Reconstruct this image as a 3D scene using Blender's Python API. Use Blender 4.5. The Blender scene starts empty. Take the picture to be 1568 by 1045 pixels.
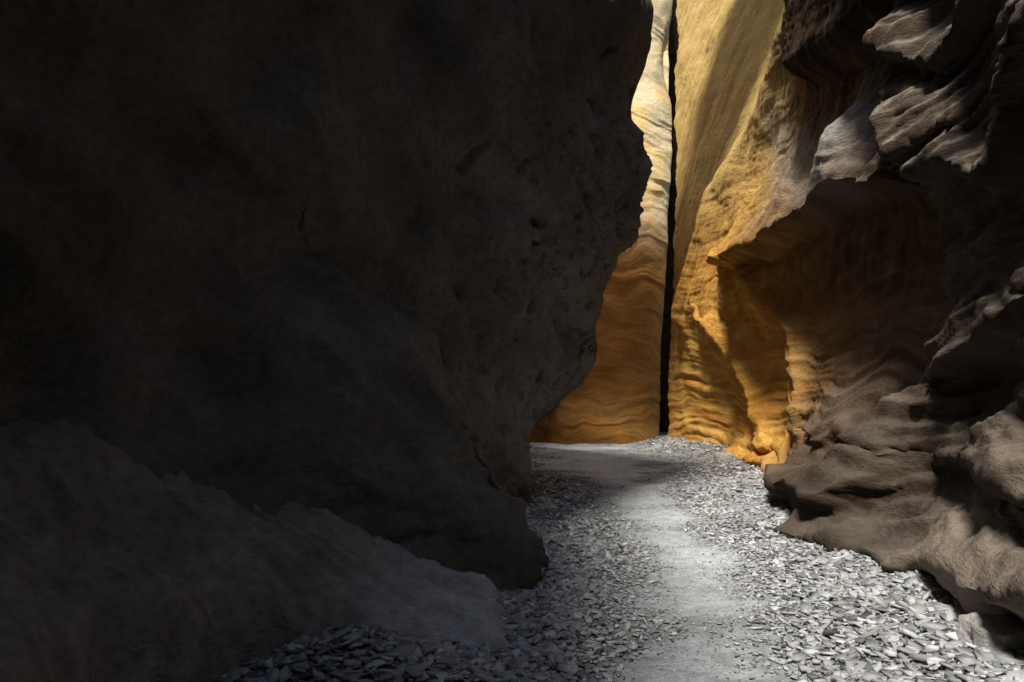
import bpy, math
import numpy as np
from mathutils import Vector

# ------------------------------------------------------------------ noise
rng = np.random.default_rng(11)
PERM = rng.permutation(256)
G = rng.normal(size=(256, 3)); G /= np.linalg.norm(G, axis=1)[:, None]

def perlin(p):
    shp = p.shape[:-1]
    p = p.reshape(-1, 3)
    i = np.floor(p).astype(np.int64); f = p - i
    u = f*f*f*(f*(f*6-15)+10)
    out = np.zeros(len(p))
    for dx in (0, 1):
        wx = u[:, 0] if dx else 1-u[:, 0]
        hx = PERM[(i[:, 0]+dx) & 255]
        for dy in (0, 1):
            wy = u[:, 1] if dy else 1-u[:, 1]
            hy = PERM[(hx+i[:, 1]+dy) & 255]
            for dz in (0, 1):
                wz = u[:, 2] if dz else 1-u[:, 2]
                g = G[PERM[(hy+i[:, 2]+dz) & 255]]
                out += wx*wy*wz*(g[:, 0]*(f[:, 0]-dx)+g[:, 1]*(f[:, 1]-dy)+g[:, 2]*(f[:, 2]-dz))
    return (out*1.5).reshape(shp)

def fbm(p, octv=4, gain=.5):
    a, s, o = 1., 1., 0.
    for k in range(octv):
        o = o + a*perlin(p*s + 17.3*k); a *= gain; s *= 2.03
    return o

def ridged(p, octv=4, gain=.5):
    a, s, o = 1., 1., 0.
    for k in range(octv):
        o = o + a*(1-2*np.abs(perlin(p*s + 9.1*k))); a *= gain; s *= 2.03
    return o

def sstep(a, b, x):
    t = np.clip((x-a)/(b-a), 0, 1)
    return t*t*(3-2*t)

def hermite(xk, Y, x):
    xk = np.asarray(xk, float); Y = np.asarray(Y, float)
    d = (Y[1:]-Y[:-1])/(xk[1:]-xk[:-1])[:, None]
    h = (xk[1:]-xk[:-1])[:, None]
    m = np.empty_like(Y)
    m[0] = d[0]; m[-1] = d[-1]
    m[1:-1] = (d[:-1]*h[1:]+d[1:]*h[:-1])/(h[1:]+h[:-1])
    j = np.clip(np.searchsorted(xk, x, side='right')-1, 0, len(xk)-2)
    hh = (xk[j+1]-xk[j]); t = ((x-xk[j])/hh)[:, None]; hh = hh[:, None]
    return ((2*t**3-3*t**2+1)*Y[j]+(t**3-2*t**2+t)*hh*m[j]
            + (-2*t**3+3*t**2)*Y[j+1]+(t**3-t**2)*hh*m[j+1])

def table(yk, zk, T, ys, zs):
    A = hermite(zk, T, zs)
    return hermite(yk, A.T, ys).T

def ramp_axis(segs):
    out = [np.array([segs[0][0]])]
    for a, b, s in segs:
        n = max(1, int(round((b-a)/s)))
        out.append(np.linspace(a, b, n+1)[1:])
    return np.concatenate(out)

def segdist(Y, Z, pts):
    best = np.full(Y.shape, 1e9); sign = np.ones(Y.shape)
    for (y0, z0), (y1, z1) in zip(pts[:-1], pts[1:]):
        dy, dz = y1-y0, z1-z0
        L = dy*dy+dz*dz
        t = np.clip(((Y-y0)*dy+(Z-z0)*dz)/L, 0, 1)
        ry, rz = Y-(y0+t*dy), Z-(z0+t*dz)
        d = np.hypot(ry, rz)
        s = np.sign(dy*rz-dz*ry)
        k = d < best
        best = np.where(k, d, best); sign = np.where(k, s, sign)
    return best*sign

def crest(Y, Z, pts, amp, wpos, wneg):
    s = segdist(Y, Z, pts)
    return amp*np.where(s > 0, np.exp(-np.abs(s/wpos)**1.3), np.exp(-(s/wneg)**2))

def normals(P):
    du = np.gradient(P, axis=1); dv = np.gradient(P, axis=0)
    n = np.cross(du, dv)
    return n/(np.linalg.norm(n, axis=2, keepdims=True)+1e-9)

def palette(v, stops):
    v = np.clip(v, 0, 1); ps = [s[0] for s in stops]
    return np.stack([np.interp(v, ps, [s[1][k] for s in stops]) for k in range(3)], -1)

def grid_object(name, P, mat, col):
    R, C = P.shape[:2]
    me = bpy.data.meshes.new(name)
    me.vertices.add(R*C)
    me.vertices.foreach_set("co", P.reshape(-1).astype(np.float32))
    idx = np.arange(R*C).reshape(R, C)
    q = np.stack([idx[:-1, :-1], idx[:-1, 1:], idx[1:, 1:], idx[1:, :-1]], -1).reshape(-1)
    n = (R-1)*(C-1)
    me.loops.add(n*4); me.loops.foreach_set("vertex_index", q.astype(np.int32))
    me.polygons.add(n)
    me.polygons.foreach_set("loop_start", (np.arange(n)*4).astype(np.int32))
    me.polygons.foreach_set("use_smooth", np.ones(n, bool))
    me.update(calc_edges=True)
    if col.shape[0] < R:
        col = np.concatenate([col]+[col[-1:]]*(R-col.shape[0]), 0)
    c4 = np.concatenate([np.clip(col, .01, .9), np.ones(col.shape[:2]+(1,))], -1)
    ca = me.color_attributes.new("rock", 'FLOAT_COLOR', 'POINT')
    ca.data.foreach_set("color", c4.reshape(-1).astype(np.float32))
    me.materials.append(mat)
    ob = bpy.data.objects.new(name, me)
    bpy.context.scene.collection.objects.link(ob)
    return ob

def node(nt, t, **kw):
    n = nt.nodes.new(t)
    for k, v in kw.items():
        setattr(n, k, v)
    return n

def attr_material(name, attr, scale, stretch, bump, dist, lo=.75, hi=1.25, rough=.92):
    m = bpy.data.materials.new(name); m.use_nodes = True
    nt = m.node_tree; L = nt.links; b = nt.nodes["Principled BSDF"]
    b.inputs["Roughness"].default_value = rough
    b.inputs["Specular IOR Level"].default_value = .15
    at = node(nt, "ShaderNodeAttribute"); at.attribute_name = attr
    tc = node(nt, "ShaderNodeTexCoord")
    mp = node(nt, "ShaderNodeMapping"); mp.inputs["Scale"].default_value = stretch
    mp.inputs["Rotation"].default_value = (math.radians(7), math.radians(4), 0)
    L.new(tc.outputs["Object"], mp.inputs["Vector"])
    nz = node(nt, "ShaderNodeTexNoise"); nz.inputs["Scale"].default_value = scale
    nz.inputs["Detail"].default_value = 5; nz.inputs["Roughness"].default_value = .7
    L.new(mp.outputs[0], nz.inputs["Vector"])
    mr = node(nt, "ShaderNodeMapRange"); mr.inputs["From Min"].default_value = .3
    mr.inputs["From Max"].default_value = .7; mr.inputs["To Min"].default_value = lo; mr.inputs["To Max"].default_value = hi
    L.new(nz.outputs["Fac"], mr.inputs["Value"])
    vm = node(nt, "ShaderNodeVectorMath", operation='SCALE')
    L.new(at.outputs["Color"], vm.inputs[0]); L.new(mr.outputs[0], vm.inputs["Scale"])
    L.new(vm.outputs[0], b.inputs["Base Color"])
    bp = node(nt, "ShaderNodeBump"); bp.inputs["Strength"].default_value = bump
    bp.inputs["Distance"].default_value = dist
    L.new(nz.outputs["Fac"], bp.inputs["Height"]); L.new(bp.outputs[0], b.inputs["Normal"])
    return m

mat_rock = attr_material("sandstone", "rock", 11, (1, 1, 3.2), .8, .07, .75, 1.2)
mat_dark = attr_material("weathered_sandstone", "rock", 12, (1, 1, 1.4), .9, .06, .7, 1.3)
mat_ground = attr_material("gravel_ground", "rock", 30, (1, 1, 1), .8, .03, .75, 1.15)

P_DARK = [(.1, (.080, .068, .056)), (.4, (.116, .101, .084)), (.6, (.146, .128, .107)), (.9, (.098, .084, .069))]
P_NEAR = [(.1, (.052, .037, .027)), (.35, (.092, .066, .048)), (.5, (.135, .103, .079)), (.65, (.078, .055, .040)), (.9, (.115, .087, .067))]
P_GREY = [(.1, (.088, .048, .026)), (.35, (.145, .084, .046)), (.5, (.205, .128, .074)), (.65, (.12, .067, .037)), (.9, (.185, .113, .066))]
P_GOLD = [(.1, (.50, .215, .040)), (.35, (.65, .320, .06)), (.5, (.77, .44, .11)), (.65, (.59, .27, .05)), (.9, (.75, .45, .13))]
P_END = [(.1, (.45, .175, .035)), (.35, (.58, .27, .06)), (.5, (.68, .37, .11)), (.65, (.52, .22, .045)), (.9, (.66, .37, .12))]

# ------------------------------------------------------------------ left wall
zk = [-.4, .3, 1.0, 1.7, 2.6, 3.7, 4.6, 5.6, 7.5, 10, 13, 17]
yl = [-8, -4, -1, 1.5, 3.5, 5, 6.3, 8, 9.5, 11, 12, 12.8, 13.8, 15.5, 18, 21, 25]
TL = [
 [-1.6,-1.6,-1.7,-2.0,-2.4,-1.8,-.25,-.15,-.05,-.05, 0,-.1,-.8,-1.7,-2.3,-2.6,-2.8],
 [-1.8,-1.8,-1.9,-2.3,-2.6,-1.9,-.40,-.25,-.1, 0,.05,-.1,-.8,-1.7,-2.3,-2.6,-2.8],
 [-2.2,-2.2,-2.4,-2.6,-2.7,-2.1,-.8,-.42,-.05,.25,.45,.2,-.6,-1.5,-2.1,-2.4,-2.6],
 [-2.4,-2.5,-2.6,-2.7,-2.75,-2.3,-1.2,-.6,.05,.65,1.0,.8,-.2,-1.3,-2.,-2.3,-2.5],
 [-2.5,-2.6,-2.7,-2.8,-2.7,-2.3,-1.6,-.7,.1,.8,1.2,1.05,.2,-1.,-1.8,-2.2,-2.5],
 [-2.2,-2.3,-2.4,-2.5,-2.4,-2.,-1.3,-.5,.35,1.05,1.42,1.2,.3,-.9,-1.7,-2.1,-2.4],
 [-1.8,-1.9,-2.,-2.1,-2.,-1.6,-.95,-.15,.7,1.45,1.85,1.6,.6,-.7,-1.5,-2.,-2.3],
 [-1.4,-1.5,-1.5,-1.6,-1.5,-1.1,-.55,.2,.95,1.6,1.93,1.7,.7,-.6,-1.5,-2.0,-2.4],
 [-1.2,-1.2,-1.2,-1.2,-1.1,-.7,-.2,.5,1.15,1.75,1.96,1.5,.4,-1.1,-2.2,-2.9,-3.4],
 [-1.8,-1.8,-1.8,-1.8,-1.8,-1.6,-1.2,-.5,.2,.9,1.,.5,-.5,-1.8,-3.,-3.8,-4.4],
 [-3.2,-3.2,-3.2,-3.2,-3.2,-3.1,-2.8,-2.2,-1.5,-1.,-1.,-1.4,-2.,-3.,-4.2,-5.,-5.4],
 [-5.,-5.,-5.,-5.,-5.,-5.,-4.8,-4.4,-3.8,-3.4,-3.4,-3.8,-4.2,-5.,-6.,-6.6,-7.]]
ys = ramp_axis([(-8,2,.14),(2,3,.05),(3,9,.027),(9,14.5,.022),(14.5,25,.08)])
zs = ramp_axis([(-.4,7.6,.026),(7.6,13,.12),(13,17,.25)])
X = table(yl, zk, TL, ys, zs)
Y, Z = np.meshgrid(ys, zs)
P = np.stack([X, Y, Z], -1)
Yw = Y+.12*fbm(P*1.1, 3); Zw = Z+.1*fbm(P*1.1+5, 3)
P[..., 0] += crest(Yw, Zw, [(6.1,-.4),(6.25,.35),(6.6,.95),(6.5,1.6),(6.2,2.4)], .42, .30, .12)*(1-.6*sstep(.8, 2.2, Z))
P[..., 0] += crest(Yw, Zw, [(10.2,.1),(9.4,.7),(8.3,1.15),(7.3,1.9)], .16, .3, .2)
P[..., 0] -= .40*np.exp(-((Y-5.75)/.28)**2-((Z-.35)/.4)**2)
for pts, a in (([(3.,3.9),(6.,3.1),(8.5,2.3),(9.8,1.6)], .14), ([(3.,5.2),(6.5,4.6),(9.5,3.6),(11.,2.6)], .13), ([(3.,2.6),(5.,2.2),(6.8,1.5)], .12)):
    P[..., 0] += crest(Yw, Zw, pts, a, .8, .18)
n = normals(P)
n *= np.sign(n[..., :1].mean())
near_nose = sstep(6.0, 10, Y)*(1-sstep(4.5, 7, Z))
d = .25*fbm(P*.45+3, 3) + .04*fbm(P*np.array([1.3,1.3,.7])+5, 4)
fl = np.stack([P[...,0]*.6, (Y*.55+Z*.75), (Z-.6*Y)*.25], -1)
d += .15*(ridged(fl, 2)-.6)
rgh = near_nose*(.3+1.0*sstep(-.2, .3, fbm(P*.6+90, 2)))
d += rgh*(.09*ridged(P*1.7+2, 4)-.06 + .04*np.abs(fbm(P*6, 4)))
lowr = (1-sstep(.5, 1.4, Z))*sstep(5.2, 5.6, Y)
d += lowr*.06*(ridged(P*4, 3)-.6)
d += .012*fbm(P*6, 3)
pk = perlin(P*2.6+40); d -= near_nose*.18*sstep(.38, .55, pk)
pk = perlin(P*6.+70); d -= near_nose*.05*sstep(.33, .5, pk)
P = P + n*d[..., None]
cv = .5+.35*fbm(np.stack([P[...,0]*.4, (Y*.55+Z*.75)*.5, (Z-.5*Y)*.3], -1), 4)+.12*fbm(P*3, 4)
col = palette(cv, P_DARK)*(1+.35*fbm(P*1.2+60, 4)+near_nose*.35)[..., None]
rim = P[-1:]
P = np.concatenate([P, rim + np.array([-1.5, 0, .4]), rim + np.array([-6, 0, .8]), rim+np.array([-40, 0, 1.])], 0)
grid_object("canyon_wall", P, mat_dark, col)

# ------------------------------------------------------------------ right wall
yr = [-8,-4,-1,1,3,4,5,6,7,8,9.5,11,12.5,14,16,18,20,22.6]
TR = [
 [2,2,2,2,2.15,2.35,2.6,2.9,2.85,2.85,3.3,3.8,4.2,4.5,4.8,4.95,4.7,4.35],
 [2.1,2.1,2.1,2.1,2.3,2.5,2.8,3.1,3.1,3.0,3.35,3.85,4.3,4.7,4.95,5.,4.75,4.38],
 [2.3,2.3,2.3,2.3,2.5,2.8,3.1,3.5,3.75,3.7,3.8,4.1,4.5,4.8,5.,5.05,4.8,4.4],
 [2.5,2.5,2.5,2.5,2.7,3.,3.3,3.75,4.05,4.2,4.3,4.45,4.7,4.9,5.,5.,4.75,4.43],
 [2.6,2.6,2.6,2.6,2.8,3.1,3.4,3.8,4.2,4.45,4.6,4.7,4.8,4.9,4.85,4.85,4.7,4.47],
 [2.5,2.5,2.5,2.5,2.75,3.,3.3,3.7,4.,4.25,4.4,4.5,4.6,4.6,4.6,4.65,4.6,4.53],
 [2.5,2.5,2.5,2.5,2.7,2.95,3.3,3.8,4.2,4.5,4.65,4.75,4.75,4.75,4.75,4.8,4.65,4.6],
 [2.4,2.4,2.4,2.4,2.6,2.9,3.25,3.6,3.95,4.2,4.45,4.6,4.75,4.9,5.,4.9,4.75,4.65],
 [2.2,2.2,2.4,2.6,2.8,3.,3.3,3.6,3.8,4.05,4.35,4.6,4.9,5.1,5.4,5.25,5.,4.72],
 [2.8,2.9,3.2,3.6,3.9,4.0,4.2,4.4,4.6,4.8,5.,5.2,5.4,5.7,6.,5.8,5.3,4.78],
 [4.,4.2,4.5,4.8,5.1,5.3,5.5,5.7,5.8,5.9,6.,6.1,6.2,6.5,6.8,6.6,5.8,4.85],
 [5.6,5.8,6.,6.2,6.6,7.,7.2,7.4,7.6,7.7,7.6,7.6,7.7,7.8,7.9,7.6,6.5,5.0]]
ys = ramp_axis([(-8,2,.14),(2,3.5,.05),(3.5,9,.022),(9,14,.025),(14,22.6,.035)])
zs = ramp_axis([(-.4,8,.025),(8,13,.06),(13,17,.2)])
X = table(yr, zk, TR, ys, zs)
Y, Z = np.meshgrid(ys, zs)
W = np.stack([X, Y, Z], -1)
Yw = Y + .22*fbm(W*.6+8, 3); Zw = Z + .20*fbm(W*.6+30, 3)
D = 0
D = D + crest(Yw, Zw, [(8.0,3.75),(9.6,3.95),(11.4,4.15),(13.2,4.2),(15.8,4.1)], .58, .95, .14)
D = D + .42*np.exp(-((Yw-9.7)/.9)**2-((Zw-4.5)/.45)**2)
D = D + crest(Yw, Zw, [(20.6,3.5),(19.4,4.7),(18.4,6.05),(16.4,6.9),(14.2,7.4),(12.3,8.2)], .42, 1., .5)
D = D + crest(Yw, Zw, [(7.9,7.5),(7.6,5.6),(7.0,3.8),(6.5,2.5),(7.0,1.7),(7.8,1.1)], .34, .16, .8)
D = D + .55*sstep(5.35, 5.75, Z-.25*(Y-9)+.08*fbm(W*.8,2))*sstep(7.4, 8.2, Yw)*(1-sstep(11.2, 13.2, Yw))*(1-sstep(8.2, 9.5, Z))
D = D + crest(Yw, Zw, [(3.5,3.6),(5.2,3.0),(6.4,3.3),(7.2,4.2)], .32, .55, .08)
D = D + crest(Yw, Zw, [(4.5,4.6),(6.2,4.0),(7.4,4.7)], .28, .40, .08)
D = D + crest(Yw, Zw, [(5.4,5.6),(6.6,5.0),(7.6,5.9)], .26, .40, .08)
D = D + crest(Yw, Zw, [(3.5,2.3),(5.0,2.0),(6.3,1.7)], .30, .38, .08)
D = D + crest(Yw, Zw, [(7.4,.62),(9.0,.55),(10.6,.45)], .40, .24, .12)
D = D + crest(Yw, Zw, [(7.2,.95),(9.0,1.05),(10.6,.95)], .16, .3, .07)
D = D + crest(Yw, Zw, [(5.8,.30),(7.0,.24),(7.9,.18)], .34, .10, .10)
D = D + crest(Yw, Zw, [(3.6,.55),(4.8,.5),(5.7,.4)], .26, .16, .12)
D = D + crest(Yw, Zw, [(3.6,1.1),(4.8,1.0),(6.3,.8)], .20, .25, .06)
D = D + crest(Yw, Zw, [(12.5,.12),(16.,.2),(18,.15)], .35, .12, .2)
D = D + crest(Yw, Zw, [(12.5,.42),(15.,.5),(17,.4)], .14, .12, .1)
D = D + crest(Yw, Zw, [(12.,1.4),(13.5,2.6),(15.2,3.9)], .28, .2, .7)
D = D + crest(Yw, Zw, [(15.,.8),(16.8,2.),(18.5,3.2)], .30, .3, .6)
W[..., 0] -= D
n = normals(W); sg = -np.sign(n[..., :1].mean()); n *= sg
q = Z - .05*Y + .5*fbm(W*.28+1, 3)
low = 1-.6*sstep(1.4, 3.2, Z)*sstep(7, 8.5, Y)
far = sstep(13, 16, Y)
d = .05*fbm(W*.8, 3)
d += .05*low*fbm(np.stack([W[...,0]*.35, Y*.35, q*3.0], -1), 3)
lay = fbm(np.stack([W[...,0]*.4, Y*.3, q*7], -1), 3)
d += .050*low*lay*(1-.5*far)
dg = np.stack([W[...,0]*.4, (Y+Z*.85)*1.25, (Z-Y*.9)*.22], -1)
dgw = sstep(2.2, 3.6, Z)*sstep(6.5, 8.5, Y)
d += dgw*(.085*fbm(dg+4, 2) + .040*fbm(dg*np.array([1,3.6,1.8])+9, 3))
nearr = 1-sstep(7, 8.5, Y)
d += nearr*(.06*ridged(np.stack([W[...,0]*.6, (Y-Z*.5)*.7, (Z+Y*.35)*2.2], -1), 3)-.04)
rug = sstep(.1, .5, fbm(W*.5+77, 2))
d += rug*.014*ridged(W*np.array([5,5,11]), 3)
d += .006*fbm(W*9, 3)
W = W + n*d[..., None]
nn = normals(W)*sg
cv = .5+.42*fbm(np.stack([W[...,0]*.3, Y*.3, q*2.6], -1)+7, 4)
cv = cv + dgw*.3*fbm(dg*np.array([1,2,1])+3, 3)
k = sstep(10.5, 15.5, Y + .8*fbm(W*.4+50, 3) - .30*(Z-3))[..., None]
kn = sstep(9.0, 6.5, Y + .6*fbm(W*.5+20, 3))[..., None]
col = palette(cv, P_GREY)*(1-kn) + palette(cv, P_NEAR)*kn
dust_highlight = (sstep(.20, .8, nn[..., 2]+.2*fbm(W*4, 3))*(.25+.45*sstep(1.5, 3.0, Z)))[..., None]
col = col*(1-dust_highlight) + np.array([.37,.32,.265])*dust_highlight  # pale dust on upward faces also paints in ridge highlights
col = col*(1-.35*sstep(-.05, -.45, nn[..., 2]))[..., None]  # shade of downward faces deepened in the colour
overhang_shade = sstep(5.2, 5.7, Z-.25*(Y-9)+.15*fbm(W, 3))*sstep(7.0, 8.2, Y)*(1-sstep(11, 13.0, Y))
col = col*(1-.62*overhang_shade)[..., None]  # shade of the overhanging mass painted as darker rock
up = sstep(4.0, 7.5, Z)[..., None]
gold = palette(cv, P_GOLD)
gold = gold*(1-.75*up)+np.array([.90,.67,.27])*.75*up  # sunlit upper wall painted in as a brighter colour
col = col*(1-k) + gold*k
pale = (np.exp(-(segdist(Yw, Zw, [(9.2,4.6),(10.2,4.7),(13.2,5.2),(14.5,6.2)])/.55)**2))[..., None]*(1-overhang_shade[..., None])
col = col*(1-.75*pale) + np.array([.58,.47,.35])*.75*pale  # skylight on the ledge patch put into its colour
bm = np.exp(-((Yw-9.7)/.9)**2-((Zw-4.55)/.5)**2)[..., None]*(1-overhang_shade[..., None])
col = col*(1-.8*bm)+np.array([.50,.48,.45])*.8*bm  # bump painted paler, as if lit from the sky
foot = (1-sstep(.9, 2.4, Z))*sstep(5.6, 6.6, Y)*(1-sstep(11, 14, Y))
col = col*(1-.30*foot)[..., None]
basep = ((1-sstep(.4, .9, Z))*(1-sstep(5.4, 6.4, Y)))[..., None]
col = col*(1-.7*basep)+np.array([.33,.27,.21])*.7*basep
col = col*(1+(.25-.1*far)*fbm(W*1.5+60, 4)+.22*lay*low)[..., None]
rim = W[-1:]
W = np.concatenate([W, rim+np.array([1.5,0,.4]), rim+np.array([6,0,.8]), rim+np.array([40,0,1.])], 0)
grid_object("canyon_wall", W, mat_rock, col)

# ------------------------------------------------------------------ end wall
xs = ramp_axis([(-14,-.5,.12),(-.5,5.6,.022),(5.6,12,.3)])
zs = ramp_axis([(-.4,14,.03),(14,18,.2)])
Xg, Zg = np.meshgrid(xs, zs)
ctr = 3.1 + .06*(Zg-5)+.15*np.sin(Zg*.9)
wd = 1.7+.12*np.sin(Zg*1.3+1)
pill = np.sqrt(np.clip(1-((Xg-ctr)/wd)**2, 0, 1))
Yg = 24.1 - 1.0*pill + .5*sstep(1.2, -3, Xg) + .30*np.clip(Zg-6.5, 0, None)
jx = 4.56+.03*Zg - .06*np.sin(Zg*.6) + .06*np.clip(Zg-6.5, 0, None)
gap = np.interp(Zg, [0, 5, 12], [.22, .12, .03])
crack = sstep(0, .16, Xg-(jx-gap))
E = np.stack([Xg, Yg, Zg], -1)
q = Zg + .12*Xg + .55*fbm(E*.45+3, 3)
d = .14*fbm(np.stack([Xg*.35, Yg*.3, q*1.1], -1), 3) + .035*fbm(np.stack([Xg*.5, Yg*.5, q*5], -1), 3)
for zc, am in ((1.0,.10),(3.05,.16),(4.1,.10),(5.1,.26),(6.4,.14),(8.3,.18),(10.6,.14)):
    s = q-zc
    d += am*np.where(s > 0, np.exp(-s/.7), np.exp(-(s/.07)**2))*(.6+.8*perlin(E*.8+zc))
d += .15*fbm(E*.55+20, 3) + .012*fbm(E*6, 3)
E[..., 1] -= d
E[..., 1] += 2.2*crack
cv = .5+.42*fbm(np.stack([Xg*.25, Yg*.2, q*1.2], -1)+5, 3)+.14*fbm(np.stack([Xg*.5, Yg*.5, q*7], -1), 2)
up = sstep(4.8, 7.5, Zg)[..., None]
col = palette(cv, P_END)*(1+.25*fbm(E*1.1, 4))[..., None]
col = col*(1-.78*up)+np.array([.90,.79,.52])*.78*up  # sun glow at the top brightened through the colour
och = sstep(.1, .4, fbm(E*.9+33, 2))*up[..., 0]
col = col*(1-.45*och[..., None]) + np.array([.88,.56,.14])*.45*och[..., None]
col = col*(.70+.30*sstep(.5, 4.5, Zg))[..., None]  # less lit lower part painted darker
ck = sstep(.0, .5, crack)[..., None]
col = col*(1-ck)+np.array([.04,.022,.012])*ck  # deep shade of the crack put in as near-black colour
rim = E[-1:]
E = np.concatenate([E, rim+np.array([0,2,.4]), rim+np.array([0,40,1.])], 0)
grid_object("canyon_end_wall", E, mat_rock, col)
xs = np.linspace(-12, 12, 120); zs2 = np.linspace(-.5, 9, 60)
Xb, Zb = np.meshgrid(xs, zs2)
B = np.stack([Xb, np.full_like(Xb, -6.5), Zb], -1)
B[..., 1] += .5*fbm(B*.5, 4)+ .08*Zb
grid_object("light_stop_wall", B, mat_dark, np.tile(np.array([.09,.08,.07]), B.shape[:2]+(1,)))  # unseen wall added behind the camera to keep light out
# unseen rock added overhead to shade the end wall; loose rocks
def rock(name, loc, rad, color, amp, res, mat, f=1.6, off=0.):
    th = np.linspace(0, math.pi, res); ph = np.linspace(0, 2*math.pi, res*2)
    PH, TH = np.meshgrid(ph, th)
    C = np.stack([np.sin(TH)*np.cos(PH), np.sin(TH)*np.sin(PH), np.cos(TH)], -1)
    C = C*(1+amp*fbm(C*f+off, 4))[..., None]
    for a, b_ in ((0, .72), (1, .75), (2, .70)):       # facet the sides
        C[..., a] = np.clip(C[..., a], -b_, b_)+.25*(C[..., a]-np.clip(C[..., a], -b_, b_))
    cc = np.array(color)*(1+.2*fbm(C*4+off, 3))[..., None]
    grid_object(name, C*np.array(rad)+np.array(loc), mat, cc)
rock("sun_blocker", (.8, 15.6, 14.4), (9.5, 2.1, 1.5), (.42,.27,.13), .14, 60, mat_rock)
rock("rock", (2.46, 4.12, .18), (.19, .22, .21), (.50,.48,.45), .3, 40, mat_rock, 1.4, 3.)
rock("rock", (4.35, 16.4, .14), (.26, .20, .16), (.50,.46,.40), .3, 30, mat_rock, 1.4, 8.)
rock("rock", (3.45, 11.6, .14), (.17, .15, .12), (.44,.42,.40), .3, 30, mat_rock, 1.4, 13.)
rock("rock", (2.55, 8.6, .10), (.14, .13, .10), (.40,.39,.37), .3, 30, mat_rock, 1.4, 19.)

# ------------------------------------------------------------------ ground
pathy = np.array([-8, 2, 4.3, 6.1, 9.2, 12.2, 18, 26.])
pathx = np.array([.6, .8, 1.05, 1.38, 1.75, 1.8, 2.0, 1.6])
def path_d(x, y):
    d = np.abs(x-np.interp(y, pathy, pathx) - .08*np.sin(y*1.1))
    return d/(1+2.0*sstep(12.5, 17, y))  # widens pale far path, its colour lightening the shadowed floor
ryf = np.array(yr); rxf = np.array(TR[1])
lyf = np.array(yl); lxf = np.array(TL[0])
def ground_z(x, y):
    p = np.stack([x, y, np.zeros_like(x)], -1)
    z = .05*fbm(p*.7, 3) + .012*fbm(p*4, 3)
    dr = np.interp(y, ryf, rxf)-x
    dl = x-np.interp(y, lyf, lxf)
    z = z + .20*(1-sstep(0, 1.1, dr)) + .10*(1-sstep(0, .7, dl))*sstep(5, 7, y)
    z = z + .03*sstep(.2, .9, path_d(x, y))
    z = z + .24*np.exp(-((x+.80)/.5)**2-((y-4.05)/.50)**2)
    return z
def mk(a):
    far = np.array([.5,1.5,4,10,25,60,140])
    return np.concatenate([a[0]-far[::-1], a, a[-1]+far])
gx = mk(np.linspace(-4, 6.5, 520)); gy = mk(ramp_axis([(-8,3,.2),(3,12,.02),(12,25,.06)]))
Xg, Yg = np.meshgrid(gx, gy)
GZ = ground_z(Xg, Yg)
out = ((np.abs(Xg-1) > 7) | (Yg < -9) | (Yg > 26))
GZ = np.where(out, -.05, GZ)
P = np.stack([Xg, Yg, GZ], -1)
pd = path_d(Xg, Yg); side = sstep(.0, 1.0, pd+.32*fbm(P*1.3, 4))
cellv = (1+.25*fbm(P*9, 3)+.2*fbm(P*.9, 3))[..., None]
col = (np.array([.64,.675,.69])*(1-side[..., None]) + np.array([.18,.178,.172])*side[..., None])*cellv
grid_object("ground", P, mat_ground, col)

# ------------------------------------------------------------------ ledge at the foot of the left wall
front = [(.02,7.5),(.06,6.2),(.04,5.3),(.10,4.6),(.02,4.30),(-.5,4.40),(-.85,4.38),(-1.25,4.15),(-1.6,3.4),(-1.7,2.),(-1.6,-2),(-1.5,-9)]
lx = ramp_axis([(-4,-3,.1),(-3,.5,.016)]); ly = ramp_axis([(-7,1.5,.1),(1.5,6.9,.018)])
Lx, Ly = np.meshgrid(lx, ly)
pw = np.stack([Lx, Ly, np.zeros_like(Lx)], -1)
wx = Lx+.10*fbm(pw*2.0, 4); wy = Ly+.16*fbm(pw*1.6+9, 4)
t = -segdist(wx, wy, front)
if -segdist(np.array([[-2.5]]), np.array([[4.5]]), front)[0, 0] < 0:
    t = -t
lip = np.interp(Lx, [-2.2, -1.2, -.5, 0, .4], [.52, .38, .18, .10, .02])
sl = np.interp(Lx, [-2.6, -1.7, -1, -.3], [.54, .26, .10, .04])
hz = -.35 + (.35+lip)*sstep(-.10, .26, t)**.5 + sl*np.clip(t, 0, 1.6)
inside = sstep(-.1, .1, t)
dirn = np.stack([(Lx*.6+Ly*.8)*5.5, (Lx*.8-Ly*.6)*.9, hz*3], -1)
hz = hz + inside*(.06*fbm(pw*1.2+4, 3) + .026*(ridged(dirn, 3)-.7) + .015*fbm(pw*8, 3))
Lp = np.stack([Lx, Ly, hz], -1)
cv = .5+.45*fbm(dirn+8, 4)
col = palette(cv, [(.1, (.165,.136,.104)), (.5, (.29,.245,.195)), (.9, (.215,.18,.145))])*(1+.3*fbm(Lp*2, 4))[..., None]
pr = sstep(-1.3, -.3, Lx)[..., None]
col = col*(1-pr)+np.array([.43,.435,.425])*pr*(1+.3*fbm(Lp*3, 4))[..., None]  # bluish light on the ledge's right end painted as colour
grid_object("rock_ledge", Lp, mat_dark, col)

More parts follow.
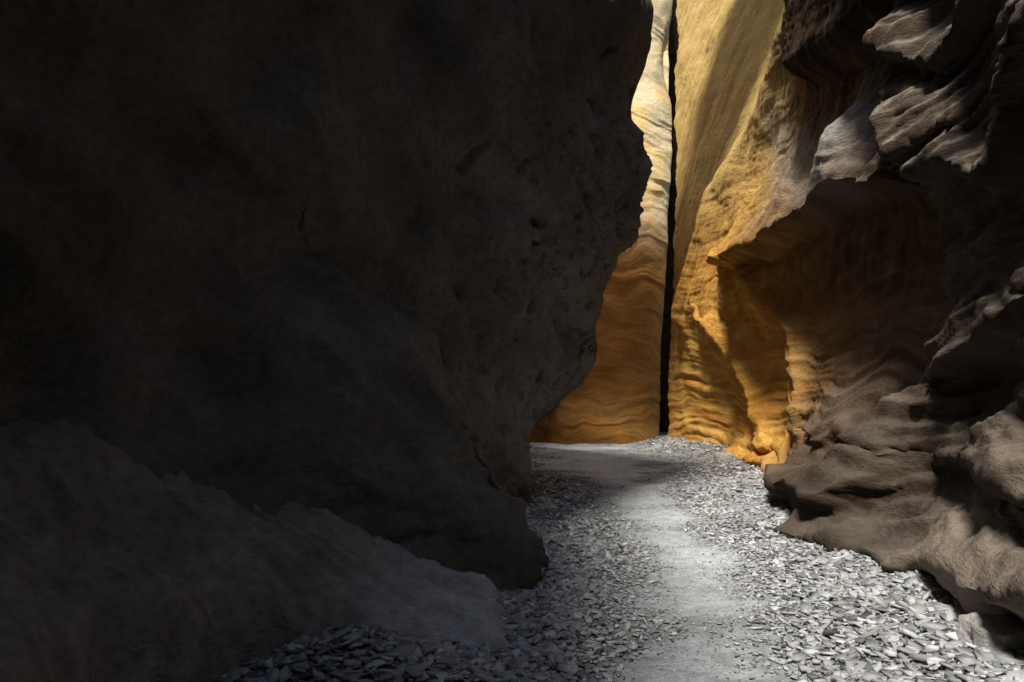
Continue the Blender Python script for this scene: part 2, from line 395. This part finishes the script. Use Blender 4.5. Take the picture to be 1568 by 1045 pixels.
# ------------------------------------------------------------------ gravel: angular flakes
def chips(name, x, y, z, size, mat, flat=.16, tilt=.26):
    n = len(x); K = 5
    ang = (np.arange(K)/K*2*math.pi)[None] + rng.uniform(-.5, .5, (n, K))
    r = rng.uniform(.55, 1.2, (n, K))
    top = np.stack([np.cos(ang)*r, np.sin(ang)*r, np.ones((n, K))+rng.uniform(-.3,.3,(n,K))], -1)
    kk = rng.uniform(.75, 1.1, (n, K))
    top2 = top.copy(); top2[..., :2] *= kk[..., None]
    bot = top.copy(); bot[..., 2] = -1+rng.uniform(-.3,.3,(n,K)); bot[..., :2] *= rng.uniform(.8,1.1,(n,K))[..., None]
    V = np.concatenate([top2, bot], 1)
    sc = np.stack([rng.uniform(.8,1.45,n), rng.uniform(.5,.95,n), flat*rng.uniform(.4,1.4,n)], -1)
    V = V*sc[:, None]*size[:, None, None]*.5
    a = rng.uniform(0, 6.283, n); ax = rng.normal(0, tilt, n); ay = rng.normal(0, tilt, n)
    def rot(V, i, j, a):
        c, s = np.cos(a)[:, None], np.sin(a)[:, None]
        W = V.copy(); W[..., i] = c*V[..., i]-s*V[..., j]; W[..., j] = s*V[..., i]+c*V[..., j]
        return W
    V = rot(V, 1, 2, ax); V = rot(V, 0, 2, ay); V = rot(V, 0, 1, a)
    V = V + np.stack([x, y, z], -1)[:, None]
    F = [(0,1,2),(0,2,3),(0,3,4),(5,7,6),(5,8,7),(5,9,8)]
    for i in range(5):
        j = (i+1) % 5
        F += [(i, 5+i, 5+j), (i, 5+j, j)]
    F = np.array(F); nf = len(F)
    F = (F[None]+10*np.arange(n)[:, None, None]).reshape(-1)
    me = bpy.data.meshes.new(name); me.vertices.add(n*10)
    me.vertices.foreach_set("co", V.reshape(-1).astype(np.float32))
    me.loops.add(n*nf*3); me.loops.foreach_set("vertex_index", F.astype(np.int32))
    me.polygons.add(n*nf); me.polygons.foreach_set("loop_start", (np.arange(n*nf)*3).astype(np.int32))
    me.update(calc_edges=True)
    val = np.clip(.39+.14*rng.normal(0, 1, n), .10, .70)
    pdd = path_d(x, y); val = val*(1+.3*(1-sstep(.2, .9, pdd)))
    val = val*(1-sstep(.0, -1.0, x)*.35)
    warm = 1+.06*sstep(12, 16, y)
    col = np.stack([val*rng.uniform(.93,1.04,n)*warm, val*1.0, val*rng.uniform(.97,1.05,n)/warm, np.ones(n)], -1)
    ca = me.color_attributes.new("chip", 'FLOAT_COLOR', 'POINT')
    ca.data.foreach_set("color", np.repeat(col, 10, 0).reshape(-1).astype(np.float32))
    me.materials.append(mat)
    ob = bpy.data.objects.new(name, me); bpy.context.scene.collection.objects.link(ob)
    return ob
mc = bpy.data.materials.new("limestone_chips"); mc.use_nodes = True
nt = mc.node_tree; b = nt.nodes["Principled BSDF"]; b.inputs["Roughness"].default_value = .85
b.inputs["Specular IOR Level"].default_value = .2
at = node(nt, "ShaderNodeAttribute"); at.attribute_name = "chip"
nt.links.new(at.outputs["Color"], b.inputs["Base Color"])

def scatter(N, y0, y1, smin, smax):
    y = rng.uniform(y0, y1, N); lo = np.interp(y, lyf, lxf)-.1; hi = np.interp(y, ryf, rxf)+.25
    x = lo+(hi-lo)*rng.uniform(0, 1, N)
    pd = path_d(x, y)+.28*fbm(np.stack([x, y, 0*x], -1)*1.3, 3)
    side = sstep(.0, .95, pd)
    s = smin+(smax-smin)*rng.beta(1.1, 3.4, N)
    s = s*(.18+.90*side)
    keep = rng.uniform(0, 1, N) < (.35+.65*side)
    x, y, s = x[keep], y[keep], s[keep]
    return x, y, ground_z(x, y)+s*.10+rng.uniform(0,.012,len(s)), s
parts = [scatter(36000, 3.2, 8, .025, .16), scatter(20000, 8, 14, .035, .15), scatter(8000, 14, 23, .05, .16), scatter(1500,-5,3.2,.05,.13)]
x, y, z, s = [np.concatenate(a) for a in zip(*parts)]
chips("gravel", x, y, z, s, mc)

# ------------------------------------------------------------------ camera, sky, sun
cam = bpy.data.cameras.new("camera"); co = bpy.data.objects.new("camera", cam)
bpy.context.scene.collection.objects.link(co)
cam.lens = 28; cam.sensor_width = 36; cam.clip_end = 500
co.location = (0, 0, 1.5); co.rotation_euler = (math.radians(90+3.66), 0, 0)
bpy.context.scene.camera = co

S = Vector((-.22, -.54, .81)).normalized()
sun = bpy.data.lights.new("sun", 'SUN'); sun.energy = 5; sun.angle = math.radians(10); sun.color = (1, .95, .86)
so = bpy.data.objects.new("sun", sun); bpy.context.scene.collection.objects.link(so)
so.rotation_euler = S.to_track_quat('Z', 'Y').to_euler()
w = bpy.data.worlds.new("World"); bpy.context.scene.world = w; w.use_nodes = True
sk = w.node_tree.nodes.new("ShaderNodeTexSky"); sk.sky_type = 'NISHITA'; sk.sun_disc = False
sk.sun_elevation = math.asin(S.z); sk.sun_rotation = math.atan2(S.x, S.y)
w.node_tree.links.new(sk.outputs[0], w.node_tree.nodes["Background"].inputs[0])
w.node_tree.nodes["Background"].inputs[1].default_value = .15
vs = bpy.context.scene.view_settings
vs.view_transform = 'Standard'; vs.look = 'None'; vs.exposure = 0
